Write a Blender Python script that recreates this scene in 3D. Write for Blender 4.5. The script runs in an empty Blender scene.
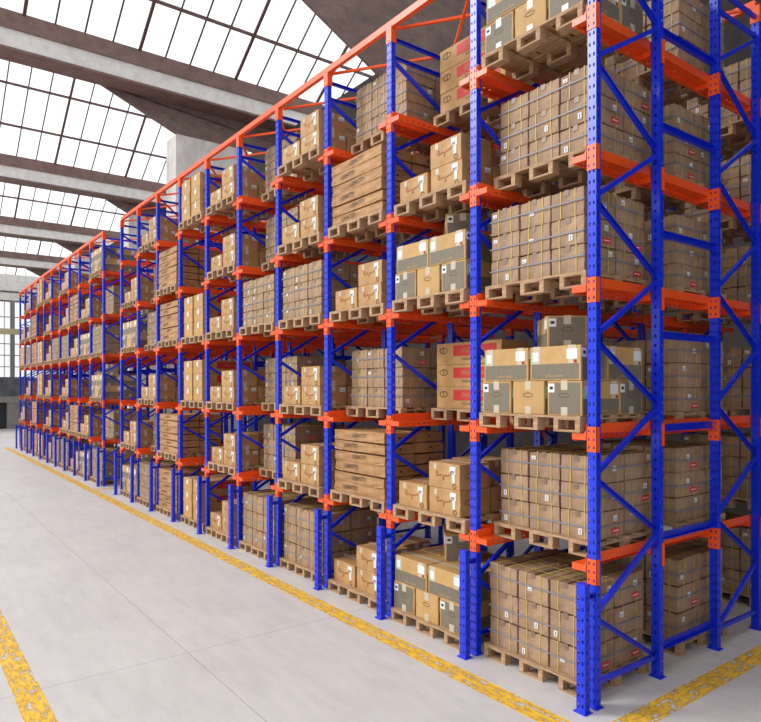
import bpy, math, random
from mathutils import Vector, Matrix
rnd = random.Random(7)
S = bpy.context.scene
COL = S.collection
R = math.radians

# ------------------------------------------------------------------ render look
S.view_settings.view_transform = 'Standard'
S.view_settings.look = 'None'
S.view_settings.gamma = 1
S.view_settings.use_curve_mapping = False
S.view_settings.exposure = 0.0

# ------------------------------------------------------------------ materials
def lin(c):
    return tuple(((v/255)/12.92 if v/255 <= .04045 else ((v/255+.055)/1.055)**2.4) for v in c) + (1,)

def mat(name, col, rough=.6, var=.0, scale=6, stretch=(1,1,1), col2=None, bump=0, objvar=0, spec=.5, metal=0, bscale=None):
    m = bpy.data.materials.new(name); m.use_nodes = True
    nt = m.node_tree; N = nt.nodes; L = nt.links
    b = N['Principled BSDF']
    b.inputs['Roughness'].default_value = rough
    b.inputs['Specular IOR Level'].default_value = spec
    b.inputs['Metallic'].default_value = metal
    c1 = lin(col)
    b.inputs['Base Color'].default_value = c1
    if var or col2 or bump or objvar:
        tc = N.new('ShaderNodeTexCoord'); mp = N.new('ShaderNodeMapping')
        mp.inputs['Scale'].default_value = stretch
        L.new(tc.outputs['Object'], mp.inputs['Vector'])
        nz = N.new('ShaderNodeTexNoise'); nz.inputs['Scale'].default_value = scale
        nz.inputs['Detail'].default_value = 6; nz.inputs['Roughness'].default_value = .65
        L.new(mp.outputs['Vector'], nz.inputs['Vector'])
        rp = N.new('ShaderNodeValToRGB')
        c2 = lin(col2) if col2 else tuple(v*(1-var) for v in c1[:3])+(1,)
        rp.color_ramp.elements[0].position = .33; rp.color_ramp.elements[1].position = .67
        rp.color_ramp.elements[0].color = c2; rp.color_ramp.elements[1].color = c1
        L.new(nz.outputs['Fac'], rp.inputs['Fac'])
        out = rp.outputs['Color']
        if objvar:
            oi = N.new('ShaderNodeObjectInfo'); mr = N.new('ShaderNodeMapRange')
            mr.inputs['To Min'].default_value = 1-objvar; mr.inputs['To Max'].default_value = 1+objvar*.6
            L.new(oi.outputs['Random'], mr.inputs['Value'])
            hv = N.new('ShaderNodeHueSaturation')
            L.new(mr.outputs['Result'], hv.inputs['Value']); L.new(out, hv.inputs['Color'])
            out = hv.outputs['Color']
        L.new(out, b.inputs['Base Color'])
        if bump:
            bp = N.new('ShaderNodeBump'); bp.inputs['Strength'].default_value = bump
            bp.inputs['Distance'].default_value = .01
            nb = nz
            if bscale:
                nb = N.new('ShaderNodeTexNoise'); nb.inputs['Scale'].default_value = bscale
                L.new(mp.outputs['Vector'], nb.inputs['Vector'])
            L.new(nb.outputs['Fac'], bp.inputs['Height']); L.new(bp.outputs['Normal'], b.inputs['Normal'])
    return m

M = {}
M['blue'] = mat('blue_paint', (14,50,218), .28, var=.1, scale=3, spec=.5)
M['orange'] = mat('orange_paint', (248,90,26), .34, var=.08, scale=4)
M['wood'] = mat('pallet_wood', (204,170,132), .75, scale=7, stretch=(1,6,6), col2=(146,110,78), bump=.25, objvar=.1)
M['brown'] = mat('brown_cardboard', (177,145,116), .7, scale=5, col2=(142,113,88), bump=.25, bscale=9, objvar=.1)
M['gold'] = mat('golden_cardboard', (196,153,99), .62, scale=5, col2=(170,127,78), bump=.12, bscale=9, objvar=.06)
M['tan'] = mat('tan_cardboard', (202,162,104), .62, scale=5, col2=(186,146,88), objvar=.06)
M['grey'] = mat('grey_print', (128,118,100), .62, scale=30, stretch=(4,4,.4), col2=(112,103,87), objvar=.05)
M['kraft'] = mat('kraft_cardboard', (188,142,92), .65, scale=5, col2=(150,107,66), bump=.5, bscale=6, objvar=.08)
M['ltan'] = mat('light_tan_cardboard', (196,154,96), .65, scale=4, col2=(176,132,78), objvar=.06)
M['white'] = mat('label_paper', (226,226,222), .5)
M['green'] = mat('label_green', (150,206,160), .5)
M['black'] = mat('label_ink', (40,38,38), .6)
M['redink'] = mat('red_ink', (170,84,54), .6)
M['fadedred'] = mat('faded_red_print', (184,124,86), .6)
M['redpanel'] = mat('red_panel_print', (196,44,30), .55)
M['redlabel'] = mat('red_sticker', (214,52,56), .5)
M['dot'] = mat('dark_red_dot', (150,24,26), .5)
M['tape'] = mat('clear_tape', (198,184,160), .3)
M['dtape'] = mat('brown_tape', (132,108,86), .4)
M['yband'] = mat('yellow_band', (194,170,78), .5)
M['strap'] = mat('grey_strap', (128,132,142), .45)
M['dink'] = mat('dark_ink', (84,66,46), .7)
M['conc'] = mat('pale_concrete', (250,247,243), .85, scale=1.6, stretch=(1,1,.5), col2=(212,204,196), bump=.3, bscale=8)
M['concg'] = mat('grey_concrete', (244,241,236), .85, scale=3, col2=(222,219,214), bump=.2)
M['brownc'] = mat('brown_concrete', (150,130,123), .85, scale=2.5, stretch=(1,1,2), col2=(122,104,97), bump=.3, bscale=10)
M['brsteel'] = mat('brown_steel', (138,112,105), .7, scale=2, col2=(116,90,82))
M['mull'] = mat('mullion_steel', (100,72,66), .6)
M['mullg'] = mat('thin_mullion_steel', (86,82,84), .6)
M['dark'] = mat('dark_panel', (104,106,110), .8, scale=2, col2=(70,72,78))
M['midgrey'] = mat('mid_grey_concrete', (150,146,142), .85, scale=3, col2=(128,125,122))
M['vdark'] = mat('dark_window', (44,48,56), .3)
M['crane'] = mat('cream_steel', (206,190,150), .6)
M['wallb'] = mat('rear_wall_darkened', (74,66,64), .9, scale=2, col2=(58,52,52))  # dark wall tone, deepened to stand in for gloom behind the racks

def glass():
    m = bpy.data.materials.new('skylight_glass'); m.use_nodes = True
    nt = m.node_tree; N = nt.nodes; L = nt.links; N.clear()
    o = N.new('ShaderNodeOutputMaterial'); t = N.new('ShaderNodeBsdfTransparent')
    t.inputs['Color'].default_value = (.99,.99,.99,1)
    g = N.new('ShaderNodeBsdfGlossy'); g.inputs['Roughness'].default_value = .15
    mx = N.new('ShaderNodeMixShader'); mx.inputs['Fac'].default_value = .015
    L.new(t.outputs[0], mx.inputs[1]); L.new(g.outputs[0], mx.inputs[2]); L.new(mx.outputs[0], o.inputs['Surface'])
    return m
M['glass'] = glass()
def frost():
    m = bpy.data.materials.new('frosted_glass'); m.use_nodes = True
    nt = m.node_tree; N = nt.nodes; L = nt.links; N.clear()
    o = N.new('ShaderNodeOutputMaterial'); t = N.new('ShaderNodeBsdfTranslucent'); t.inputs['Color'].default_value = (.97,.98,1,1)
    g = N.new('ShaderNodeBsdfTransparent'); g.inputs['Color'].default_value = (1,1,1,1)
    mx = N.new('ShaderNodeMixShader'); mx.inputs['Fac'].default_value = .3
    L.new(t.outputs[0], mx.inputs[1]); L.new(g.outputs[0], mx.inputs[2]); L.new(mx.outputs[0], o.inputs['Surface'])
    return m
M['frost'] = frost()

def floor_mat():
    m = bpy.data.materials.new('concrete_floor'); m.use_nodes = True
    nt = m.node_tree; N = nt.nodes; L = nt.links
    b = N['Principled BSDF']; b.inputs['Roughness'].default_value = .5
    b.inputs['Specular IOR Level'].default_value = .35
    tc = N.new('ShaderNodeTexCoord')
    def noise(sc, det, st=(1,1,1)):
        mp = N.new('ShaderNodeMapping'); mp.inputs['Scale'].default_value = st
        L.new(tc.outputs['Object'], mp.inputs['Vector'])
        n = N.new('ShaderNodeTexNoise'); n.inputs['Scale'].default_value = sc; n.inputs['Detail'].default_value = det
        n.inputs['Roughness'].default_value = .7
        L.new(mp.outputs['Vector'], n.inputs['Vector']); return n
    n1 = noise(.7, 8, (1,1.6,1)); n2 = noise(3.5, 8, (.5,2,1)); n3 = noise(26, 2)
    rp = N.new('ShaderNodeValToRGB'); rp.color_ramp.elements[0].position = .3; rp.color_ramp.elements[1].position = .7
    rp.color_ramp.elements[0].color = lin((194,189,186)); rp.color_ramp.elements[1].color = lin((222,217,213))
    mixn = N.new('ShaderNodeMath'); mixn.operation = 'ADD'
    h = N.new('ShaderNodeMath'); h.operation = 'MULTIPLY'; h.inputs[1].default_value = .5
    h2 = N.new('ShaderNodeMath'); h2.operation = 'MULTIPLY'; h2.inputs[1].default_value = .5
    L.new(n1.outputs['Fac'], h.inputs[0]); L.new(n2.outputs['Fac'], h2.inputs[0])
    L.new(h.outputs[0], mixn.inputs[0]); L.new(h2.outputs[0], mixn.inputs[1])
    L.new(mixn.outputs[0], rp.inputs['Fac'])
    # saw-cut joints every few metres
    sx = N.new('ShaderNodeSeparateXYZ'); L.new(tc.outputs['Object'], sx.inputs[0])
    def joint(sock, off, step, w):
        a = N.new('ShaderNodeMath'); a.operation = 'ADD'; a.inputs[1].default_value = off; L.new(sock, a.inputs[0])
        p = N.new('ShaderNodeMath'); p.operation = 'PINGPONG'; p.inputs[1].default_value = step/2; L.new(a.outputs[0], p.inputs[0])
        c = N.new('ShaderNodeMath'); c.operation = 'LESS_THAN'; c.inputs[1].default_value = w; L.new(p.outputs[0], c.inputs[0])
        return c.outputs[0]
    jx = joint(sx.outputs['X'], 3.2, 7.0, .006); jy = joint(sx.outputs['Y'], 2.35, 5.0, .006)
    mxj = N.new('ShaderNodeMath'); mxj.operation = 'MAXIMUM'; L.new(jx, mxj.inputs[0]); L.new(jy, mxj.inputs[1])
    # small pits
    sp = N.new('ShaderNodeMath'); sp.operation = 'LESS_THAN'; sp.inputs[1].default_value = .245
    L.new(n3.outputs['Fac'], sp.inputs[0])
    sph = N.new('ShaderNodeMath'); sph.operation = 'MULTIPLY'; sph.inputs[1].default_value = .3; L.new(sp.outputs[0], sph.inputs[0])
    jh = N.new('ShaderNodeMath'); jh.operation = 'MULTIPLY'; jh.inputs[1].default_value = .4; L.new(mxj.outputs[0], jh.inputs[0])
    mm = N.new('ShaderNodeMath'); mm.operation = 'MAXIMUM'; L.new(jh.outputs[0], mm.inputs[0]); L.new(sph.outputs[0], mm.inputs[1])
    mix = N.new('ShaderNodeMixRGB'); L.new(mm.outputs[0], mix.inputs['Fac']); L.new(rp.outputs['Color'], mix.inputs[1])
    mix.inputs[2].default_value = lin((120,116,114))
    L.new(mix.outputs[0], b.inputs['Base Color'])
    bp = N.new('ShaderNodeBump'); bp.inputs['Strength'].default_value = .15; bp.inputs['Distance'].default_value = .01
    L.new(n2.outputs['Fac'], bp.inputs['Height']); L.new(bp.outputs['Normal'], b.inputs['Normal'])
    return m
M['floor'] = floor_mat()

def paint_mat(stretch):
    m = bpy.data.materials.new('worn_yellow_paint'); m.use_nodes = True
    nt = m.node_tree; N = nt.nodes; L = nt.links
    b = N['Principled BSDF']; b.inputs['Roughness'].default_value = .55
    tc = N.new('ShaderNodeTexCoord'); mp = N.new('ShaderNodeMapping'); mp.inputs['Scale'].default_value = stretch
    L.new(tc.outputs['Object'], mp.inputs['Vector'])
    nz = N.new('ShaderNodeTexNoise'); nz.inputs['Scale'].default_value = 11; nz.inputs['Detail'].default_value = 9
    nz.inputs['Roughness'].default_value = .72
    L.new(mp.outputs['Vector'], nz.inputs['Vector'])
    rp = N.new('ShaderNodeValToRGB'); rp.color_ramp.elements[0].position = .435; rp.color_ramp.elements[1].position = .475
    L.new(nz.outputs['Fac'], rp.inputs['Fac'])
    rc = N.new('ShaderNodeValToRGB'); rc.color_ramp.elements[0].position = .42; rc.color_ramp.elements[1].position = .6
    rc.color_ramp.elements[0].color = lin((214,160,40)); rc.color_ramp.elements[1].color = lin((252,204,66))
    L.new(nz.outputs['Fac'], rc.inputs['Fac']); L.new(rc.outputs['Color'], b.inputs['Base Color'])
    tr = N.new('ShaderNodeBsdfTransparent'); mx = N.new('ShaderNodeMixShader')
    L.new(rp.outputs['Color'], mx.inputs['Fac']); L.new(tr.outputs[0], mx.inputs[1]); L.new(b.outputs[0], mx.inputs[2])
    L.new(mx.outputs[0], N['Material Output'].inputs['Surface'])
    return m

# ------------------------------------------------------------------ mesh builder
class MB:
    def __init__(s): s.v = []; s.f = []; s.m = []; s.sm = False
    def add(s, vs, fs, m):
        o = len(s.v); s.v += [tuple(p) for p in vs]
        for f in fs: s.f.append(tuple(i+o for i in f)); s.m.append(m)
    def box(s, x0, x1, y0, y1, z0, z1, m):
        s.add([(x0,y0,z0),(x1,y0,z0),(x1,y1,z0),(x0,y1,z0),(x0,y0,z1),(x1,y0,z1),(x1,y1,z1),(x0,y1,z1)],
              [(0,3,2,1),(4,5,6,7),(0,1,5,4),(1,2,6,5),(2,3,7,6),(3,0,4,7)], m)
    def extrude(s, p, q, prof, m, up=(0,0,1)):
        p = Vector(p); q = Vector(q); d = (q-p).normalized(); u = Vector(up)
        if abs(d.dot(u)) > .99: u = Vector((0,1,0))
        r = d.cross(u).normalized(); w = r.cross(d).normalized()
        n = len(prof)
        vs = [p + r*a + w*b for a, b in prof] + [q + r*a + w*b for a, b in prof]
        fs = [(i, (i+1) % n, (i+1) % n+n, i+n) for i in range(n)] + [tuple(reversed(range(n))), tuple(range(n, 2*n))]
        s.add(vs, fs, m)
    def bar(s, p, q, w, h, m, up=(0,0,1)):
        a, b = w/2, h/2
        s.extrude(p, q, [(-a,-b),(a,-b),(a,b),(-a,b)], m, up)
    def chan(s, p, q, w, h, m, up=(0,0,1), t=.004, flip=1):
        a, b = w/2*flip, h/2; k = t*flip
        s.extrude(p, q, [(-a,-b),(a,-b),(a,-b+t),(-a+k,-b+t),(-a+k,b-t),(a,b-t),(a,b),(-a,b)], m, up)
    def sheet(s, o, u, v, uc, vc, hole, m):
        # perforated sheet: uc / vc = cut positions, hole(i, j) = leave that cell open
        o = Vector(o); u = Vector(u); v = Vector(v); b = len(s.v); nu = len(uc)
        for b_ in vc:
            for a_ in uc: s.v.append(tuple(o+u*a_+v*b_))
        for j in range(len(vc)-1):
            for i in range(nu-1):
                if hole(i, j): continue
                k = b+j*nu+i
                s.f.append((k, k+1, k+1+nu, k+nu)); s.m.append(m)
    def merge(s, o, mx=None):
        n = len(s.v)
        s.v += [tuple(mx @ Vector(p)) for p in o.v] if mx else o.v
        s.f += [tuple(i+n for i in f) for f in o.f]; s.m += o.m
    def data(s, name):
        me = bpy.data.meshes.new(name)
        me.from_pydata(s.v, [], s.f)
        ks = []
        for k in s.m:
            if k not in ks: ks.append(k)
        for k in ks: me.materials.append(M[k])
        ix = {k: i for i, k in enumerate(ks)}
        me.polygons.foreach_set('material_index', [ix[k] for k in s.m])
        me.update()
        return me
    def build(s, name, parent=None):
        return put(name, s.data(name), parent)

def put(name, data, parent=None, loc=None, rz=0):
    o = bpy.data.objects.new(name, data); COL.objects.link(o)
    if parent: o.parent = parent
    if loc is not None: o.location = loc
    if rz: o.rotation_euler = (0,0,rz)
    return o
def tag(o, label, cat, group=None, kind=None):
    o['label'] = label; o['category'] = cat
    if group: o['group'] = group
    if kind: o['kind'] = kind
    return o
def struct(o, label=None):
    o['kind'] = 'structure'
    if label: o['label'] = label
    return o

# ------------------------------------------------------------------ camera (fitted to the photograph)
CAM = Vector((3.381, -4.818, 2.716)); YAW = .9266; FPX = 656.4
cd = bpy.data.cameras.new('camera'); cam = bpy.data.objects.new('camera', cd); COL.objects.link(cam)
cam.location = CAM; cam.rotation_euler = (R(90), 0, YAW)
cd.sensor_width = 36; cd.lens = 36*FPX/761; cd.shift_y = (388.27-361)/761; cd.clip_end = 400
S.camera = cam
FW = Vector((-math.sin(YAW), math.cos(YAW), 0))
def zdist(p): return (Vector(p)-CAM).dot(FW)

# ------------------------------------------------------------------ rack geometry
LV = [0, 1.156, 2.281, 3.554, 4.680, 5.875]; TOP = 7.037
PD = [0, .986, 2.089, 3.033, 4.136, 5.08]

def steps(n, pitch, start, hh):
    c = [0]
    for i in range(n): c += [start+i*pitch-hh, start+i*pitch+hh]
    return c
def make_upright_mb(h):
    mb = MB(); w = .0425; d = .0325
    n = int((h-.06)/.09); vc = steps(n, .09, .06, .015)+[h]
    odd = lambda j: j % 2 == 1
    # web with two columns of slots, two flanges with one column each, rear closed to darken the slots
    mb.sheet((-w,-d,0),(1,0,0),(0,0,1),[0,.014,.030,.055,.071,.085],vc,lambda i,j: odd(j) and i in (1,3),'blue')
    for s in (-1,1):
        mb.sheet((s*w,-d,0),(0,1,0),(0,0,1),[0,.024,.041,.065],vc,lambda i,j: odd(j) and i==1,'blue')
    mb.sheet((-w,d,0),(1,0,0),(0,0,1),[0,.034,.051,.085],vc,lambda i,j: odd(j) and i==1,'blue'); mb.box(-w,w,-d,d,h-.002,h,'blue')
    mb.box(-w+.002,w-.002,-.002,.002,0,h-.002,'blue')  # inner sheet added to stop light showing through the slots
    return mb
UP = make_upright_mb(TOP-.02).data('upright')
GP = make_upright_mb(1.08).data('guard_post')
bp = MB(); bp.box(-.062,.062,-.052,.052,0,.008,'blue')
for sx in (-1,1):
    bp.extrude((sx*.054,-.0,.008),(sx*.054,-.0,.016),[(.008*math.cos(k*R(60)),.008*math.sin(k*R(60))) for k in range(6)],'blue')
BP = bp.data('base_plate')
lk = MB(); lk.chan((0,.035,.96),(0,.155-.035,.96),.04,.05,'blue'); LK = lk.data('link_bar')

def make_bracket(sides):
    mb = MB(); y0 = -.0385
    vc = [-.1075]+[v for c in (-.07,0,.07) for v in (c-.012,c+.012)]+[.1075]
    mb.sheet((-.052,y0,0),(1,0,0),(0,0,1),[0,.020,.034,.070,.084,.104],vc,lambda i,j: j%2==1 and i in (1,3),'orange')
    for s in (-1,1):
        mb.box(min(s*.046,s*.052),max(s*.046,s*.052),y0,.004,-.1075,.1075,'orange')
    for s in sides:
        x0, x1 = sorted((s*.052, s*.195))
        mb.box(x0,x1,-.042,.03,-.01,.046,'orange')
        # gusset above and below the arm
        for z0,z1,dz in ((.046,.08,1),):
            P = [(s*.052,-.036,z0),(s*.052,-.036,z1),(s*.08,-.036,z0)]
            Q = [(a,-.030,c) for a,b,c in P]
            mb.add(P+Q,[(0,1,2),(5,4,3),(0,3,4,1),(1,4,5,2),(2,5,3,0)],'orange')
    return mb.data('bracket')
BRK = {(-1,1): make_bracket((-1,1)), (-1,): make_bracket((-1,)), (1,): make_bracket((1,))}

def make_rail(s, ln):
    mb = MB(); n = int(ln/.085)
    uc = steps(n, .085, .05, .013)+[ln]
    xi, xo = s*.056, s*.185
    mb.box(min(xi,xi+s*.005),max(xi,xi+s*.005),0,ln,.046,.128,'orange')                      # upright web by the post
    mb.sheet((xi,0,.0485),(0,1,0),(s,0,0),uc,[0,.085,.100,.129],lambda i,j: i%2==1 and j==1,'orange')   # shelf
    mb.sheet((xo,0,-.017),(0,1,0),(0,0,1),uc,[0,.022,.038,.0655],lambda i,j: i%2==1 and j==1,'orange')  # slotted lip
    mb.box(min(xo-s*.03,xo),max(xo-s*.03,xo),0,ln,-.020,-.017,'orange')
    return mb.data('rail')
RAILS = {}
def rail(s, ln):
    if (s,ln) not in RAILS: RAILS[(s,ln)] = make_rail(s, ln)
    return RAILS[(s,ln)]

def emit(root, name, items, limit=100):
    """items: (point, MB or mesh data, loc, rz); the nearest `limit` become parts, the rest one part of kind stuff"""
    items = sorted(items, key=lambda t: zdist(Vector(t[0])+root.location))
    out = []
    for p, d, loc, rz in items[:limit]:
        out.append(put(name, d.data(name) if isinstance(d, MB) else d, root, loc, rz))
    rest = items[limit:]
    if rest:
        me_v, me_f, mk = [], [], 'blue'
        for p, d, loc, rz in rest:
            mx = Matrix.Translation(Vector(loc or (0,0,0))) @ Matrix.Rotation(rz, 4, 'Z')
            if isinstance(d, MB): vs, fs, mk = d.v, d.f, d.m[0]
            else:
                vs = [v.co for v in d.vertices]; fs = [tuple(q.vertices) for q in d.polygons]
                mk = 'orange' if d.materials[0] == M['orange'] else 'blue'
            n = len(me_v); me_v += [tuple(mx @ Vector(v)) for v in vs]; me_f += [tuple(i+n for i in f) for f in fs]
        mb = MB(); mb.v = me_v; mb.f = me_f; mb.m = [mk]*len(me_f)
        o = mb.build(name, root); o['kind'] = 'stuff'
    return out

def make_rack(x0, pitch, n, label, deep):
    """deep(k) = number of posts in the depth of frame line k; x0 = first line"""
    root = put('pallet_rack', None); root.location = (x0, 0, 0)
    tag(root, label, 'rack', 'drive-in pallet racks')
    ups, gps, brs, spacers, brk, rls, tb, pb, caps = [],[],[],[],[],[],[],[],[]
    for k in range(n+1):
        x = -k*pitch; nd = deep(k)
        for j in range(nd):
            rz = 0 if j % 2 == 0 else math.pi
            ups.append(((x,PD[j],2), UP, (x,PD[j],0), rz))
            for l in range(1,6):
                sd = (-1,1) if 0 < k < n else ((-1,) if k == 0 else (1,))
                if rz: sd = tuple(sorted(-q for q in sd))
                brk.append(((x,PD[j],LV[l]), BRK[sd], (x,PD[j],LV[l]), rz))
        gps.append(((x,-.155,.5), GP, (x,-.155,0), 0))
        for j in range(0, nd, 2):
            a, b = PD[j]+.034, PD[j+1]-.034
            mir = (j//2) % 2 == 1
            fa, fb = (a,b)
            def add(p, q, w=.036, h=.04):
                m = MB(); m.chan(p, q, w, h, 'blue', flip=1 if k else -1); brs.append(((x,(p[1]+q[1])/2,(p[2]+q[2])/2), m, None, 0))
            add((x,a,.2),(x,b,.2)); add((x,a,6.9),(x,b,6.9)); add((x,a,6.68),(x,b,6.68))
            lo, hi = (b,a) if not mir else (a,b)
            for i in range(5):
                z = .17+i*1.19
                add((x,lo,z+.03),(x,hi,z+.57)); add((x,hi,z+.63),(x,lo,z+1.16))
            add((x,lo,6.15),(x,hi,6.64))
            if j+2 < nd:
                for z in (.27,1.31,2.34,3.22,4.18,5.2,6.1,6.9):
                    m = MB(); m.chan((x,PD[j+1]+.034,z),(x,PD[j+2]-.034,z),.04,.07,'blue')
                    spacers.append(((x,PD[j+1]+.5,z), m, None, 0))
        for s in (-1,1):
            if (k == 0 and s == 1) or (k == n and s == -1): continue
            ln = PD[nd-1]+.06
            for l in range(1,6):
                rls.append(((x,1,LV[l]), rail(s,ln), (x,-.03,LV[l]), 0))
    for j in range(4):
        if j in (0,3):
            for k in range(n):
                m = MB(); xa, xb = -k*pitch-.002, -(k+1)*pitch+.002
                yy = PD[j]
                m.extrude((xa,yy,TOP+.02),(xb,yy,TOP+.02),[(-.03,-.04),(.03,-.04),(.03,.04),(.018,.04),(.018,.028),(-.018,.028),(-.018,.04),(-.03,.04)],'orange')
                tb.append(((xa,yy,TOP), m, None, 0))
        for k in range(n+1):
            m = MB(); x = -k*pitch; y = PD[j]
            m.box(x-.05,x+.05,y-.040,y-.034,TOP-.2,TOP-.02,'orange'); m.box(x-.05,x+.05,y+.034,y+.040,TOP-.2,TOP-.02,'orange')
            for s in (-1,1): m.box(min(x+s*.0435,x+s*.05),max(x+s*.0435,x+s*.05),y-.034,y+.034,TOP-.2,TOP-.02,'orange')
            m.box(x-.05,x+.05,y-.04,y+.04,TOP-.02,TOP-.014,'orange')
            caps.append(((x,y,TOP), m, None, 0))
    for k in range(n):
        for j in (0,2):
            for a, b in ((k,k+1),(k+1,k)):
                m = MB(); zo = TOP-.028 + (.034 if a > b else 0)-.034
                m.bar((-a*pitch+(-.06 if b>a else .06),PD[j]+.05,zo),(-b*pitch+(.06 if b>a else -.06),PD[j+1]-.05,zo),.03,.03,'orange')
                pb.append(((-k*pitch-.7,PD[j]+.5,TOP), m, None, 0))
    for o in emit(root, 'upright', ups): 
        put('base_plate', BP, o)
    for o in emit(root, 'guard_post', gps):
        put('base_plate', BP, o); put('link_bar', LK, o)
    emit(root, 'brace', brs); emit(root, 'frame_spacer', spacers); emit(root, 'bracket', brk); emit(root, 'rail', rls)
    emit(root, 'top_beam', tb); emit(root, 'top_brace', pb); emit(root, 'post_cap', caps)
    return root
P1, P2, X2 = 1.41, 1.441, -15.849
make_rack(0, P1, 10, 'blue and orange drive-in pallet rack filling the near right side', lambda k: 6 if k < 3 else 4)
make_rack(X2, P2, 10, 'blue and orange drive-in pallet rack beyond the gap, farther down the aisle', lambda k: 4)

# ------------------------------------------------------------------ pallets
def pallet_parts():
    d = MB()
    ys = [0,.095,.24,.335,.44,.56,.665,.76,.905,1.0]
    for i in range(0,10,2): d.box(-.6,.6,ys[i],ys[i+1] if i < 8 else 1.0,.121,.140,'wood')
    for x in (-.46,0,.46): d.box(x-.14,x+.14,.001,.999,.105,.121,'wood')
    f = MB()
    for x in (-.115,.115): f.box(x-.025,x+.025,0,.10,.018,.105,'wood')
    f.box(-.14,.14,0,.10,0,.018,'wood')
    return d, f
pd_, pf_ = pallet_parts()
PDK, PFT = pd_.data('deck'), pf_.data('foot')
FEET = [(x,y) for x in (-.46,0,.46) for y in (0,.45,.90)]
pj = MB(); pj.merge(pd_)
for x,y in FEET: pj.merge(pf_, Matrix.Translation((x,y,0)))
PJ = pj.data('pallet')

# ------------------------------------------------------------------ lettering
_t = {}
def text(s, size):
    if (s,size) not in _t:
        c = bpy.data.curves.new('lettering','FONT'); c.body = s; c.size = size; c.align_x = 'CENTER'; c.align_y = 'CENTER'; c.resolution_u = 1
        o = bpy.data.objects.new('lettering', c); COL.objects.link(o)
        dg = bpy.context.evaluated_depsgraph_get()
        me = bpy.data.meshes.new_from_object(o.evaluated_get(dg))
        _t[(s,size)] = ([v.co.copy() for v in me.vertices],[tuple(p.vertices) for p in me.polygons])
        bpy.data.objects.remove(o); bpy.data.curves.remove(c); bpy.data.meshes.remove(me)
    return _t[(s,size)]

# ------------------------------------------------------------------ cartons
def body(w, d, h, m, seed, amp=.004, sag=.006, cut=4):
    """a cardboard carton: rounded edges, slightly bulged and dented walls, base centre at the origin, front = -y"""
    r = random.Random(seed); mb = MB(); e = .006
    def cuts(L): return [-L/2, -L/2+e] + [-L/2+L*i/cut for i in range(1,cut)] + [L/2-e, L/2]
    X, Y, Z = cuts(w), cuts(d), [v+h/2 for v in cuts(h)]
    n = cut+2
    ph = [r.uniform(0,6.28) for _ in range(9)]
    cor = [r.uniform(-sag, 0) for _ in range(4)]
    idx = {}
    def vert(i,j,k):
        if (i,j,k) in idx: return idx[(i,j,k)]
        x, y, z = X[i], Y[j], Z[k]
        c = (i in (0,n))+(j in (0,n))+(k in (0,n))
        if c >= 2:
            q = .0022 if c == 2 else .003
            if i in (0,n): x -= math.copysign(q, x)
            if j in (0,n): y -= math.copysign(q, y)
            if k in (0,n): z += q if k == 0 else -q
        if i in (0,n): x -= math.copysign(amp*(.5+.5*math.sin(y*9/d+ph[0]+i)*math.sin(z*8/h+ph[1])), x)
        if j in (0,n): y -= math.copysign(amp*(.5+.5*math.sin(x*9/w+ph[2]+j)*math.sin(z*8/h+ph[3])), y)
        fx, fy = x/w+.5, y/d+.5
        dz = cor[0]*(1-fx)*(1-fy)+cor[1]*fx*(1-fy)+cor[2]*(1-fx)*fy+cor[3]*fx*fy
        z += dz*z/h
        mb.v.append((x,y,z)); idx[(i,j,k)] = len(mb.v)-1
        return idx[(i,j,k)]
    for a in range(n):
        for b in range(n):
            for f in ([(a,b,0),(a,b+1,0),(a+1,b+1,0),(a+1,b,0)],[(a,b,n),(a+1,b,n),(a+1,b+1,n),(a,b+1,n)],
                      [(a,0,b),(a+1,0,b),(a+1,0,b+1),(a,0,b+1)],[(a,n,b),(a,n,b+1),(a+1,n,b+1),(a+1,n,b)],
                      [(0,a,b),(0,a,b+1),(0,a+1,b+1),(0,a+1,b)],[(n,a,b),(n,a+1,b),(n,a+1,b+1),(n,a,b+1)]):
                mb.f.append(tuple(vert(*p) for p in f)); mb.m.append(m)
    return mb

def on(mb, face, W, u0, u1, v0, v1, m, t=.0012):
    """thin printed or glued patch on a wall; u, v in metres from the wall's lower left corner as seen from outside"""
    w, d, h = W
    if face == 'f': mb.box(-w/2+u0,-w/2+u1,-d/2-t,-d/2+.0005,v0,v1,m)
    if face == 'b': mb.box(w/2-u1,w/2-u0,d/2-.0005,d/2+t,v0,v1,m)
    if face == 'r': mb.box(w/2-.0005,w/2+t,-d/2+u0,-d/2+u1,v0,v1,m)
    if face == 'l': mb.box(-w/2-t,-w/2+.0005,d/2-u1,d/2-u0,v0,v1,m)
    if face == 't': mb.box(-w/2+u0,-w/2+u1,-d/2+v0,-d/2+v1,h-.0005,h+t,m)
def lettering(mb, face, W, s, size, u, v, m, t=.002):
    w, d, h = W; vs, fs = text(s, size)
    if face == 'f': mb.add([(-w/2+u+p.x,-d/2-t,v+p.y) for p in vs], fs, m)
    if face == 'r': mb.add([(w/2+t,-d/2+u+p.x,v+p.y) for p in vs], fs, m)
    if face == 'l': mb.add([(-w/2-t,d/2-u-p.x,v+p.y) for p in vs], fs, m)
def ring(mb, face, W, u, v, ru, rv, th, m, t=.002, n=14):
    w, d, h = W; vs = []; fs = []
    for i in range(n):
        c, s = math.cos(2*math.pi*i/n), math.sin(2*math.pi*i/n)
        for k in (0,th):
            a, b = u+(ru-k)*c, v+(rv-k)*s
            vs.append((-w/2+a,-d/2-t,b) if face == 'f' else (w/2+t,-d/2+a,b))
    for i in range(n):
        j = (i+1) % n; fs.append((2*i,2*j,2*j+1,2*i+1))
    mb.add(vs, fs, m)
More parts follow.
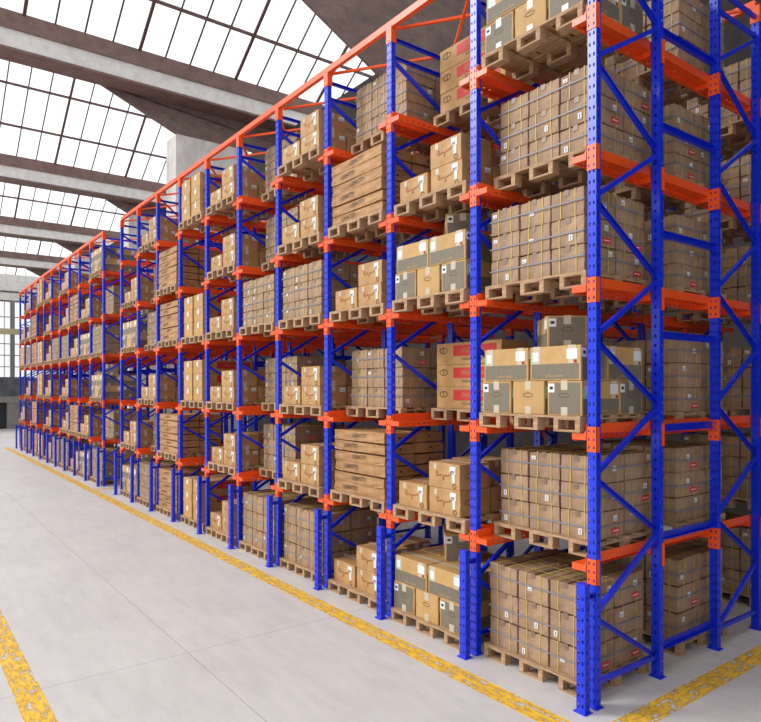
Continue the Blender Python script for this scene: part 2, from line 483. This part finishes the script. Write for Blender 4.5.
def barcode(mb, face, W, u0, u1, v0, v1, seed):
    r = random.Random(seed); x = u0
    while x < u1-.006:
        k = r.uniform(.003,.008); on(mb, face, W, x, min(x+k,u1), v0, v1, 'black', .002); x += k+r.uniform(.003,.007)
def scribble(mb, face, W, u0, v0, sx, sy, m, t=.002):
    """cursive red logo: a flowing stroke"""
    pts = [(0,.55),(.04,.8),(.1,.85),(.12,.6),(.06,.4),(.12,.35),(.2,.5),(.27,.42),(.33,.6),(.4,.42),(.46,.35),(.5,.1),(.44,0),(.47,.3),
           (.55,.55),(.6,.4),(.66,.55),(.72,.45),(.78,.6),(.85,.55),(.9,.8),(.95,1),(.93,.7),(1,.75)]
    w, d, h = W; th = .006
    for (a,b),(c,e) in zip(pts, pts[1:]):
        p = Vector((u0+a*sx, v0+b*sy)); q = Vector((u0+c*sx, v0+e*sy)); dd = (q-p).normalized(); n = Vector((-dd.y,dd.x))*th*.55
        vs = [p+n-dd*th*.6, p-n-dd*th*.6, q-n+dd*th*.6, q+n+dd*th*.6]
        if face == 'f': mb.add([(-w/2+k.x,-d/2-t,k.y) for k in vs],[(0,1,2,3)],m)
        else: mb.add([(w/2+t,-d/2+k.x,k.y) for k in vs],[(0,1,2,3)],m)

HB = (.251,.273)          # shelf loads are a little lower than the floor loads
def parts_brown(v):
    W = (.362,.47,HB[v > 5]); w, d, h = W; r = random.Random(100+v)
    P = [('carton', body(w,d,h,'brown',v,amp=.007,sag=.017), None)]
    for i, u in enumerate((.095, .265)):
        b = MB(); u += r.uniform(-.012,.012)
        on(b,'f',W,u,u+.011,0,h,'yband'); on(b,'t',W,u,u+.011,0,d,'yband'); on(b,'b',W,w-u-.011,w-u,0,h,'yband')
        P.append(('yellow_band', b, None))
    for i, u in enumerate((.11, .34)):
        b = MB(); u += r.uniform(-.02,.02)
        on(b,'r',W,u,u+.011,0,h,'yband',.001); on(b,'l',W,d-u-.011,d-u,0,h,'yband',.001); on(b,'t',W,0,w,u,u+.011,'yband',.001)
        P.append(('yellow_band', b, None))
    b = MB(); c = w/2+r.uniform(-.02,.02)
    on(b,'f',W,c-.026,c+.026,h-.052,h,'dtape',.0006); on(b,'t',W,c-.026,c+.026,0,d,'dtape',.0006)
    P.append(('tape', b, 'dull brown packing tape'))
    b = MB(); u, z = [(.2,.04),(.03,.17),(.24,.11),(.12,.1),(.05,.03),(.25,.17)][v % 6]
    tall = v % 2 == 0
    ww, hh = (.04,.055) if tall else (.052,.036)
    if v % 6 in (2,5): pass
    elif tall:
        on(b,'f',W,u,u+ww,z,z+hh,'white',.002); on(b,'f',W,u+.012,u+.028,z+.011,z+.016,'black',.003); on(b,'f',W,u+.012,u+.028,z+.038,z+.043,'black',.003); on(b,'f',W,u+.017,u+.023,z+.016,z+.038,'black',.003)
    else: on(b,'f',W,u,u+ww,z,z+hh,'white',.002); barcode(b,'f',W,u+.008,u+ww-.008,z+.006,z+.020,v)
    if b.v: P.append(('shipping_label', b, 'small white shipping label'))
    b = MB()
    u2, z2 = [(.3,.15),(.08,.17),(.36,.17),(.2,.13),(.05,.06),(.28,.1)][v % 6]
    on(b,'r',W,u2,u2+.055,z2,z2+.05,'white',.002); barcode(b,'r',W,u2+.008,u2+.047,z2+.008,z2+.028,v+9)
    P.append(('shipping_label', b, 'small white shipping label'))
    if v % 3 == 0:
        b = MB(); on(b,'r',W,.27,.40,.035,.082,'redlabel',.002); on(b,'r',W,.29,.38,.055,.064,'white',.003)
        P.append(('red_sticker', b, 'red sticker'))
    return P
def parts_logo(v):
    W = (.50,.46,.278); w, d, h = W
    P = [('carton', body(w,d,h,'gold',20+v,amp=.004,sag=.004), None)]
    b = MB(); scribble(b,'f',W,.12,.09,.26,.105,'redink'); 
    P.append(('red_logo', b, 'dark red script logo'))
    b = MB(); on(b,'f',W,.345,.435,.165,.25,'white',.0015); barcode(b,'f',W,.36,.42,.175,.205,v)
    P.append(('shipping_label', b, 'white shipping label'))
    b = MB(); on(b,'f',W,.375,.425,.075,.16,'white',.0015); on(b,'f',W,.375,.39,.08,.15,'green',.0025)
    P.append(('shipping_label', b, 'tall green and white label'))
    b = MB(); on(b,'f',W,.085,.135,.2,.26,'tape',.0012); P.append(('tape', b, 'clear tape end'))
    b = MB(); ring(b,'f',W,.42,.04,.03,.028,.008,'dink'); P.append(('handling_mark', b, 'dark round mark'))
    b = MB(); ring(b,'r',W,.12,.15,.05,.03,.006,'dink')
    P.append(('handling_mark', b, 'dark oval mark'))
    b = MB(); on(b,'r',W,.20,.26,0,.07,'tape'); P.append(('tape', b, 'clear packing tape'))
    b = MB(); on(b,'r',W,.2,.26,.2,h,'tape'); on(b,'t',W,0,w,.2,.26,'tape'); on(b,'l',W,.2,.26,.2,h,'tape')
    P.append(('tape', b, 'clear packing tape'))
    if v % 2:
        b = MB(); on(b,'r',W,.28,.44,.05,.17,'fadedred',.0008); P.append(('red_panel', b, 'faded red panel'))
        b = MB(); on(b,'r',W,.34,.43,.19,.25,'white',.002); barcode(b,'r',W,.35,.42,.2,.22,v); P.append(('shipping_label', b, 'white side label'))
    return P
def parts_twotone(v):
    """long wall = front; v % 2 = plain tan end"""
    W = (.565,.375,.312); w, d, h = W; plain = v % 2
    P = [('carton', body(w,d,h,'tan',40+v,amp=.002,sag=.003), None)]
    b = MB()
    for f in ('f','b'): b = MB(); on(b,f,W,.02,w-.02,.012,.15,'grey',.001); P.append(('grey_print', b, 'grey printed panel'))
    for f in ('r','l'):
        if not plain: b = MB(); on(b,f,W,.02,d-.02,.012,h-.018,'grey',.001); P.append(('grey_print', b, 'grey printed panel'))
    for f in ('f','b'):
        for u in (.04,.43):
            b = MB(); on(b,f,W,u,u+.085,.15,h,'tape',.0016); P.append(('tape', b, 'clear packing tape'))
    b = MB(); on(b,'t',W,0,w,d/2-.035,d/2+.035,'tape')
    for f in ('r','l'): on(b,f,W,d/2-.035,d/2+.035,h-.085,h,'tape',.0018)
    P.append(('tape', b, 'clear packing tape'))
    for f in ('r','l'):
        b = MB(); on(b,f,W,d/2-.035,d/2+.035,0,.075,'tape',.0018); P.append(('tape', b, 'clear packing tape'))
    b = MB(); on(b,'f',W,.415,.53,.19,.28,'white',.0024); barcode(b,'f',W,.45,.51,.205,.245,v); P.append(('shipping_label', b, 'white shipping label'))
    b = MB(); on(b,'f',W,.03,.1,.175,.26,'white',.0024); on(b,'f',W,.022,.04,.15,.25,'green',.003); P.append(('shipping_label', b, 'green and white label'))
    if not plain:
        for f in ('l','r'):
            b = MB(); on(b,f,W,.012,.082,.205,.285,'white',.0024); on(b,f,W,.028,.066,.232,.258,'black',.003)
            P.append(('shipping_label', b, 'white end label'))
    b = MB(); ring(b,'f',W,.505,.168,.016,.016,.0155,'dot',.003)
    P.append(('red_dot', b, 'dark red dot'))
    b = MB(); lettering(b,'f',W,'AMELIA MAND',.03,w/2,.04,'tan')
    P.append(('lettering', b, 'tan lettering'))
    for f in ('l','r'):
        mb2 = MB(); ring(mb2,'r',(w,d,h),d/2,.18,.06,.022,.006,'dink')
        if f == 'l': mb2.v = [(-p[0],p[1],p[2]) for p in mb2.v]
        P.append(('handle_hole', mb2, 'oval hand hole outline'))
    return P
def parts_flat(v):
    W = (1.12,.48,.137); w, d, h = W
    P = [('carton', body(w,d,h,'kraft',60+v,amp=.012,sag=.026,cut=6), None)]
    b = MB(); lettering(b,'f',W,'LSHATTY',.075,.38+(.2 if v % 2 else 0),.072,'black')
    P.append(('lettering', b, 'black lettering')); b = MB(); on(b,'r',W,.225,.26,.05,.07,'black',.002)
    P.append(('hand_hole', b, 'small dark hole'))
    b = MB(); s = 1 if v % 2 else -1
    vs = [(s*.55,-d/2-.003,.02),(s*.36,-d/2-.003,.0),(s*.36,-d/2-.003,.012),(s*.55,-d/2-.003,.034)]
    b.add(vs,[(0,1,2,3) if s<0 else (3,2,1,0)],'tan')
    P.append(('torn_edge', b, 'pale torn paper edge'))
    return P
def parts_red(v):
    W = (1.08,.45,.262); w, d, h = W
    P = [('carton', body(w,d,h,'ltan',80+v,amp=.004,sag=.006), None)]
    b = MB()
    on(b,'f',W,.30,1.0,.10,.225,'redpanel',.001)
    P.append(('red_panel', b, 'red printed panel'))
    b = MB(); lettering(b,'f',W,'SINSOQUA',.075,.62,.162,'ltan',.0028); P.append(('lettering', b, 'tan lettering'))
    b = MB(); lettering(b,'f',W,'VODA X SODA',.05,.62,.06,'dink'); P.append(('lettering', b, 'dark lettering')); b = MB()
    ring(b,'f',W,.13,.17,.07,.04,.01,'dink'); on(b,'f',W,.125,.135,.135,.205,'dink')
    P.append(('logo', b, 'dark oval logo'))
    b = MB(); on(b,'l',W,.2,.27,.15,h,'tape'); on(b,'t',W,0,w,.19,.26,'tape'); P.append(('tape', b, 'clear tape'))
    b = MB(); on(b,'l',W,.18,.26,.14,.22,'white',.002)
    P.append(('shipping_label', b, 'white end label'))
    return P
KIND = {'brown_carton': (parts_brown, 12), 'logo_carton': (parts_logo, 4), 'two_tone_carton': (parts_twotone, 4),
        'flat_carton': (parts_flat, 4), 'red_panel_carton': (parts_red, 3)}
GEN, NEAR, FAR = {}, {}, {}
for kn, (fn, nv) in KIND.items():
    for v in range(nv):
        P = fn(v); GEN[(kn,v)] = P
        NEAR[(kn,v)] = [(kn if i == 0 else n, mb.data(kn if i == 0 else n), lb) for i, (n, mb, lb) in enumerate(P)]
        j = MB()
        for n, mb, lb in P: j.merge(mb)
        FAR[(kn,v)] = j.data(kn)
        GEN[(kn,v)] = j

# ------------------------------------------------------------------ loads
cartons, pallets, straps = [], [], []
BAY = ['nearest','second-nearest','third-nearest','fourth-nearest','fifth-nearest','sixth-nearest','seventh-nearest','eighth-nearest','ninth-nearest','farthest']
SHELF = ['floor level','lowest shelf','second shelf','third shelf','fourth shelf','top shelf']
ADJ = {'brown_carton':'brown strapped carton','logo_carton':'golden logo carton','two_tone_carton':'tan-grey carton','flat_carton':'flat kraft carton','red_panel_carton':'red-panel carton'}
ROW = ['bottom','middle','top']
def load(kind, cx, y0, zb, where, full=False, left=True):
    z = zb+.1405
    j = rnd.uniform(-.015,.015); cx += j
    def C(k, v, x, y, dz, rz, pos, jit=.012):
        rz += rnd.uniform(-jit,jit)
        p = (cx+x+rnd.uniform(-.004,.004), y0+y+rnd.uniform(-.004,.004), z+dz)
        cartons.append((k, v, p, rz, f'{ADJ[k]} {pos}, {where}', where))
    if kind == 'A':
        fl_ = 'floor level' in where; hh = HB[fl_]+.0022
        for l in range(3):
            for i in range(3):
                for q in range(2):
                    if q == 1 and not (i == 2 or l == 2 or full): continue
                    C('brown_carton', rnd.randrange(6)+6*fl_, (-.374,0,.374)[i], .045+.24+q*.485, l*hh, 0,
                      f"{ROW[l]} row {('front','rear')[q]} {('left','centre','right')[i]}", .01)
            straps.append((cx, y0+.03, z+l*hh+rnd.uniform(.11,.15), f'grey strap round {ROW[l]} carton row, {where}', where))
    if kind == 'B':
        for q in range(2):
            for i in range(2):
                C('logo_carton', (i+q*2+rnd.randrange(2)) % 4, (-.325,.225)[i], .07+.23+q*.48, 0, 0, f"bottom row {('front','rear')[q]} {('left','right')[i]}")
            C('logo_carton', rnd.randrange(4), (.21,.08)[q], .07+.23+q*.48, .2785, 0, f"stacked on top {('front','rear')[q]}")
    if kind == 'C':
        h = .3125
        for i,(x,v) in enumerate(((-.405,0),(-.01,1),(.40,2))):
            C('two_tone_carton', v, x, .04+.283, 0, R(90), f"bottom row front {('left','centre','right')[i]}", .004)
        for i,x in enumerate((-.29,.295)):
            C('two_tone_carton', 2*i, x, .62+.19, 0, R(0), f"bottom row rear {('left','right')[i]}", .004)
            C('two_tone_carton', 2*i, x+.005, .035+.19, h, 0, f"upper row front {('left','right')[i]}", .006)
        for i,x in enumerate((-.40,0,.395)):
            C('two_tone_carton', 2*(i % 2), x, .43+.283, h, R(90), f"upper row rear {('left','centre','right')[i]}", .004)
        if 'top shelf' not in where: C('two_tone_carton', 0, -.06, .60, 2*h, R(-40), 'alone on top')
    if kind == 'D':
        for l in range(6):
            for q in range(2):
                C('flat_carton', (l+q+rnd.randrange(2)*2) % 4, rnd.uniform(-.012,.012), .04+.24+q*.49, l*.1375, 0,
                  f"{('lowest','second','third','fourth','fifth','topmost')[l]} layer {('front','rear')[q]}", .006)
    if kind == 'E':
        for l in range(3):
            C('red_panel_carton', l, 0, .05+.225, l*.2625, 0, f"{ROW[l]} row")
    if kind == 'F':
        for l in range(3):
            for i in range(2):
                C('red_panel_carton', (l+i) % 3, (-.26,.26)[i], .02+.54, l*.2625, R(90), f"{ROW[l]} row end-on {('left','right')[i]}", .005)

def cell(x0, pitch, k, l, kind, rack, dep=0.055, pal=None, **kw):
    cx = x0-k*pitch-pitch/2
    zb = LV[l]+.052 if l else 0
    where = f"{pal+', ' if pal else ''}{SHELF[l]}, {BAY[k]} bay, {rack} rack"
    names = {'A':'brown strapped cartons','B':'golden logo cartons','C':'tan-grey cartons','D':'flat kraft cartons','E':'red-panel cartons','F':'red-panel cartons'}
    pallets.append(((cx,dep,zb), f"wooden pallet under {names[kind]}, {where}"))
    load(kind, cx, dep, zb, where, **kw)

T1 = ['AACAAC','CBECBE','BDABDA','ABBABB','AAAAAA','BBBBBB','F-FF-F','DD-DD-','AABAAB','CB-CB-']
T2 = ['AACAAC','CBACBA','BD-BD-','ABBABB','A--A--','BBBBBB','F-FF-F','DD-DD-','A-BABB','FB-FB-']
DEP1 = {(0,0):.015,(0,1):.16,(0,2):-.055,(0,3):.03,(0,4):.16,(0,5):-.02,(1,0):-.085,(1,1):-.055,(1,2):.54,(1,5):.58,(2,0):-.065,(2,1):-.03,(2,2):.23,(2,5):.31,
        (4,1):.32,(4,2):.36,(4,4):.36,(4,5):.36,(8,1):.25,(8,3):.1,(8,4):.25}
DEP2 = {(0,1):.25,(0,4):.25,(1,2):.35,(1,5):.35}
for k in range(10):
    for l in range(6):
        if T1[k][l] != '-': cell(0, P1, k, l, T1[k][l], 'near', DEP1.get((k,l), -.085+.05*rnd.random()))
        if T2[k][l] != '-': cell(X2, P2, k, l, T2[k][l], 'far', DEP2.get((k,l), -.085+.05*rnd.random()))
for l in range(6):
    cell(0, P1, 0, l, 'A', 'near', 1.56+rnd.uniform(-.04,.04), 'second pallet back')
    cell(0, P1, 0, l, 'A', 'near', 3.72+rnd.uniform(-.04,.04), 'third pallet back')

for p, lb in pallets:
    if zdist(p) < 9.6:
        o = put('pallet', None); o.location = p
        put('deck', PDK, o)
        for x, y in FEET: put('foot', PFT, o, (x,y,0))
    else: o = put('pallet', PJ, None, p)
    tag(o, lb, 'pallet', 'wooden pallets in the racks')

# repeats that can be seen neither from the photograph's viewpoint nor from a step around it are left out
from mathutils.bvhtree import BVHTree
SIZE = {'brown_carton':(.362,.47,.286),'logo_carton':(.50,.46,.278),'two_tone_carton':(.565,.375,.312),'flat_carton':(1.12,.48,.137),'red_panel_carton':(1.08,.45,.262)}
def size(c):
    w, d, h = SIZE[c[0]]
    return (w, d, HB[c[1] > 5]) if c[0] == 'brown_carton' else (w, d, h)
bv, bf = [], []
for c in cartons:
    w, d, h = size(c); q = MB(); q.box(-w/2,w/2,-d/2,d/2,0,h,'brown')
    n = len(bv); bv += [Matrix.Translation(c[2]) @ Matrix.Rotation(c[3],4,'Z') @ Vector(p) for p in q.v]; bf += [tuple(i+n for i in f) for f in q.f]
tree = BVHTree.FromPolygons(bv, bf)
RT = Vector((math.cos(YAW), math.sin(YAW), 0))
EYES = [CAM, CAM+RT*.9, CAM-RT*.9, CAM+Vector((0,0,.6)), CAM-Vector((0,0,.6))]
def seen(ci):
    k, v, p, rz = cartons[ci][:4]; w, d, h = size(cartons[ci]); mx = Matrix.Translation(p) @ Matrix.Rotation(rz,4,'Z'); hits = 0
    for a in (-.45,-.2,.2,.45):
        for b in (.06,.3,.7,.94):
            for t in ((a*w,-d/2,b*h),(w/2,a*d,b*h),(-w/2,a*d,b*h),(a*w,d*(b-.5),h)):
                t = mx @ Vector(t)
                for e in EYES:
                    dv = t-e; r = tree.ray_cast(e, dv.normalized(), dv.length+.01)
                    if r[2] is not None and r[2]//6 == ci:
                        hits += 1
                        if hits > 3: return True
    return False
cartons = [c for i, c in enumerate(cartons) if seen(i)]
print('cartons', {k: sum(c[0] == k for c in cartons) for k in SIZE})
by = {}
for c in cartons: by.setdefault(c[0], []).append(c)
for kn, L_ in by.items():
    L_.sort(key=lambda c: zdist(c[2]))
    grp = ADJ[kn]+'s on the pallets'
    for k, v, p, rz, lb, wh in L_[:300]:
        if zdist(p) < 9.2:
            P = NEAR[(k,v)]
            o = put(k, P[0][1], None, p, rz)
            for n, d, l2 in P[1:]:
                c = put(n, d, o)
                if l2: c['label'] = l2
        else: o = put(k, FAR[(k,v)], None, p, rz)
        tag(o, lb, 'carton', grp)
    if L_[300:]:
        mb = MB()
        for k, v, p, rz, lb, wh in L_[300:]:
            mb.merge(GEN[(k,v)], Matrix.Translation(p) @ Matrix.Rotation(rz,4,'Z'))
        stack = tag(mb.build(kn+'_stack'), 'more brown strapped cartons stacked deep in the racks down the aisle', 'carton', grp, 'stuff')

sm = MB()
x0, x1, y0, y1 = -.562, .562, .012, .976
for a,b,c,d in ((x0-.003,x1+.003,y0-.003,y0),(x0-.003,x1+.003,y1,y1+.003),(x0-.003,x0,y0,y1),(x1,x1+.003,y0,y1)): sm.box(a,b,c,d,-.006,.006,'strap')
sm.box(x1-.03,x1-.012,y0-.006,y0-.003,-.009,.009,'strap')
SM = sm.data('strapping_band')
lone = {c[5] for c in by['brown_carton'][:300]}
sk = MB()
for x, y, z, lb, wh in straps:
    if wh in lone: tag(put('strapping_band', SM, None, (x,y,z)), lb, 'strap', 'grey straps round the brown carton rows')
    elif any(c[5] == wh for c in by['brown_carton'][300:]): sk.merge(sm, Matrix.Translation((x,y,z)))
o = sk.build('strapping_band', stack); o['kind'] = 'stuff'

# ------------------------------------------------------------------ floor and painted lines
fl = MB(); fl.box(-85,14,-22,24,-.1,0,'floor'); struct(fl.build('floor'), 'pale grey concrete floor')
def line(x0, x1, y0, y1, label, st):
    M['paint'] = paint_mat(st)
    b = MB(); b.box(x0,x1,y0,y1,.0005,.0015,'paint')
    tag(b.build('floor_line'), label, 'floor line', 'worn yellow floor lines')
line(-31.0,.46,-.59,-.37,'worn yellow line painted along the foot of both racks',(.55,1.6,1))
line(.24,.46,-.37,9.0,'worn yellow line painted beside the near end of the rack',(1.6,.55,1))
line(-34,3.6,-3.93,-3.71,'worn yellow line at bottom left, on the other side of the aisle',(.55,1.6,1))
line(-15.35,-15.14,-.37,5.0,'short yellow line painted in the gap between the racks',(1.6,.55,1))
line(-38.4,-38.2,-14,6.0,'thin yellow line crossing the far end of the aisle',(1.6,.55,1))

# ------------------------------------------------------------------ the hall: concrete beams, skylights, columns, walls
OA, OB, OZ = 3.381, -4.818, 2.716         # hall dimensions below are measured from the viewer's spot
def bx(mb, a0, a1, b0, b1, h0, h1, m): mb.box(a0+OA,a1+OA,b0+OB,b1+OB,h0+OZ,h1+OZ,m)
BE = [4.3,-9.9,-23.9,-38.7,-52.7,-66.0]  # first beam and its bay are unseen, added to block sky overhead
HAUNCH = [(-.55,10.9,9.15,5.9),(-.55,10.9,9.15,5.9),(5.92,10.95,8.82,9.74),(9.8,10.95,11.3,10.2),(9.8,10.95,11.3,10.2),(9.8,10.95,11.3,10.2)]
tn = 0
B0, B1 = -5, 20.0
for i, a in enumerate(BE):
    mb = MB()
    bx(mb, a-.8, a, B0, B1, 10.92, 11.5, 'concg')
    bx(mb, a-.9, a+.02, B0, B1, 10.84, 10.92, 'brsteel')  # red-brown underside plate, its dark colour also stands in for shade
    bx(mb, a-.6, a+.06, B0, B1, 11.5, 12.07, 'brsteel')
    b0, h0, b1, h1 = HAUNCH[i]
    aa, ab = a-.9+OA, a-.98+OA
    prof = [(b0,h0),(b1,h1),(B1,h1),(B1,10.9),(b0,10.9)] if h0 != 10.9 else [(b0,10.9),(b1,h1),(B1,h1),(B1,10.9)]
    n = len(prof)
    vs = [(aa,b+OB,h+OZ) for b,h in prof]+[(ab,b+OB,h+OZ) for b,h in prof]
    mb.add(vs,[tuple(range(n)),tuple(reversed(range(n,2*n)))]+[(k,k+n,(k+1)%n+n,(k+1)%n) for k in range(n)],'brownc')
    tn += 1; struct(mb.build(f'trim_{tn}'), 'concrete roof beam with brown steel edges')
    if i < 2: continue
    mb = MB(); bc = b1+(1.9 if i < 2 else 0); bx(mb, a-1.95, a-.88, bc, bc+3.0, -OZ, h1, 'conc')
    tn += 1; struct(mb.build(f'trim_{tn}'), 'stained pale concrete column')
ends = BE + [-79.0]
wn = 0
TH = .62
for i in range(len(ends)-1):
    a0, a1 = ends[i], ends[i+1]              # a0 nearer; gable glazing with its ridge midway
    am = (a0-.6+a1)/2; hb = 12.05; hr = hb+TH*(am-a1)
    g = MB(); fr = MB()
    for (p, q, clear) in (((a1,hb),(am,hr),True),((a0-.6,hb),(am,hr),False)):
        n = Vector((q[0]-p[0],0,q[1]-p[1])).normalized()
        up = Vector((-n.z,0,n.x)); up = up if up.z > 0 else -up
        P = [Vector((p[0]+OA,B0+OB,p[1]+OZ)),Vector((p[0]+OA,B1+OB,p[1]+OZ)),Vector((q[0]+OA,B1+OB,q[1]+OZ)),Vector((q[0]+OA,B0+OB,q[1]+OZ))]
        vs = P+[v+up*.012 for v in P]
        g.add(vs,[(0,3,2,1),(4,5,6,7),(0,1,5,4),(1,2,6,5),(2,3,7,6),(3,0,4,7)],'frost' if clear else 'glass')
        if not clear: continue
        k = -18
        while True:
            b = 3.53+k*.915
            if b > B1: break
            thick = k % 4 == 0
            if b > B0:
                w = .1 if thick else .055
                fr.bar((p[0]+OA,b+OB,p[1]+OZ-.03),(q[0]+OA,b+OB,q[1]+OZ-.03),w,.09 if thick else .04,'mull' if thick else 'mullg')
            k += 1
        ln = math.hypot(q[0]-p[0],q[1]-p[1]); s = 1.98
        while s < ln:
            t = s/ln; fr.bar((p[0]+(q[0]-p[0])*t+OA,B0+OB,p[1]+(q[1]-p[1])*t+OZ-.05),(p[0]+(q[0]-p[0])*t+OA,B1+OB,p[1]+(q[1]-p[1])*t+OZ-.05),.08,.10,'mull')
            s += 2.36
    wn += 1; o = g.build(f'window_{wn}'); struct(o, 'sloping skylight glazing over the hall')
    fr.build('window_frame', o)

# rear wall behind the racks and far end wall with its windows
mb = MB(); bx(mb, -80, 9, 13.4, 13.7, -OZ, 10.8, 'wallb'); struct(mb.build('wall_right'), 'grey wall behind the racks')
mb = MB(); bx(mb, 6.5, 6.8, 3.6, 13.4, -OZ, 10.8, 'wallb'); struct(mb.build('wall_light_block'), 'unseen grey wall added on the near side to hold back light')  # out-of-view wall, added to cut light on the near end and floor
E_ = -78.0
mb = MB()
bx(mb, E_-.4, E_, B0, B1, 9.1, 11.9, 'concg'); bx(mb, E_, E_+.06, B0, B1, 10.0, 10.15, 'dark'); bx(mb, E_, E_+.1, B0, B1, 9.0, 9.15, 'dark')
bx(mb, E_-.4, E_, B0, B1, -OZ, 1.0, 'dark')
bx(mb, E_, E_+.3, B0, B1, 5.6, 6.2, 'crane')
for b in range(-10, 13, 5): bx(mb, E_-.3, E_+.15, b+.25, b+.65, 1.0, 9.1, 'midgrey')
struct(mb.build('wall_far'), 'far end wall')
g = MB(); bx(g, E_-.25, E_-.24, B0, B1, 1.0, 9.1, 'glass'); wn += 1
o = g.build(f'window_{wn}'); struct(o, 'tall windows in the far end wall')
fr = MB()
for k in range(27): bx(fr, E_-.3, E_-.22, B0+k*.92, B0+k*.92+.06, 1.0, 9.1, 'midgrey')
for h in (2.2,3.4,4.6,7.4): bx(fr, E_-.3, E_-.22, B0, B1, h, h+.09, 'midgrey')
fr.build('window_frame', o)
D_ = -50.0
mb = MB(); bx(mb, D_-5, D_, B0, 9.6, -.55, .75, 'dark'); bx(mb, D_-5, D_+.1, B0, 9.6, -.95, -.55, 'midgrey')
for b in range(-12, 10, 3): bx(mb, D_-5, D_-.05, b+.4, b+1.7, -OZ, -.95, 'midgrey')
bx(mb, D_-5, D_-.5, B0, 9.6, -OZ, -.95, 'vdark')
struct(mb.build('trim_20'), 'low dark mezzanine front at the far end')

# ------------------------------------------------------------------ daylight
w = bpy.data.worlds.new('daylight'); S.world = w; w.use_nodes = True
bg = w.node_tree.nodes['Background']; bg.inputs['Color'].default_value = (.96,.98,1,1); bg.inputs['Strength'].default_value = 1.05
sl = bpy.data.lights.new('sun','SUN'); sl.energy = 2.2; sl.angle = R(20); sl.color = (1,.98,.97)
so = bpy.data.objects.new('sun', sl); COL.objects.link(so)
so.rotation_euler = Vector((.54,.68,-.5)).to_track_quat('-Z','Y').to_euler()
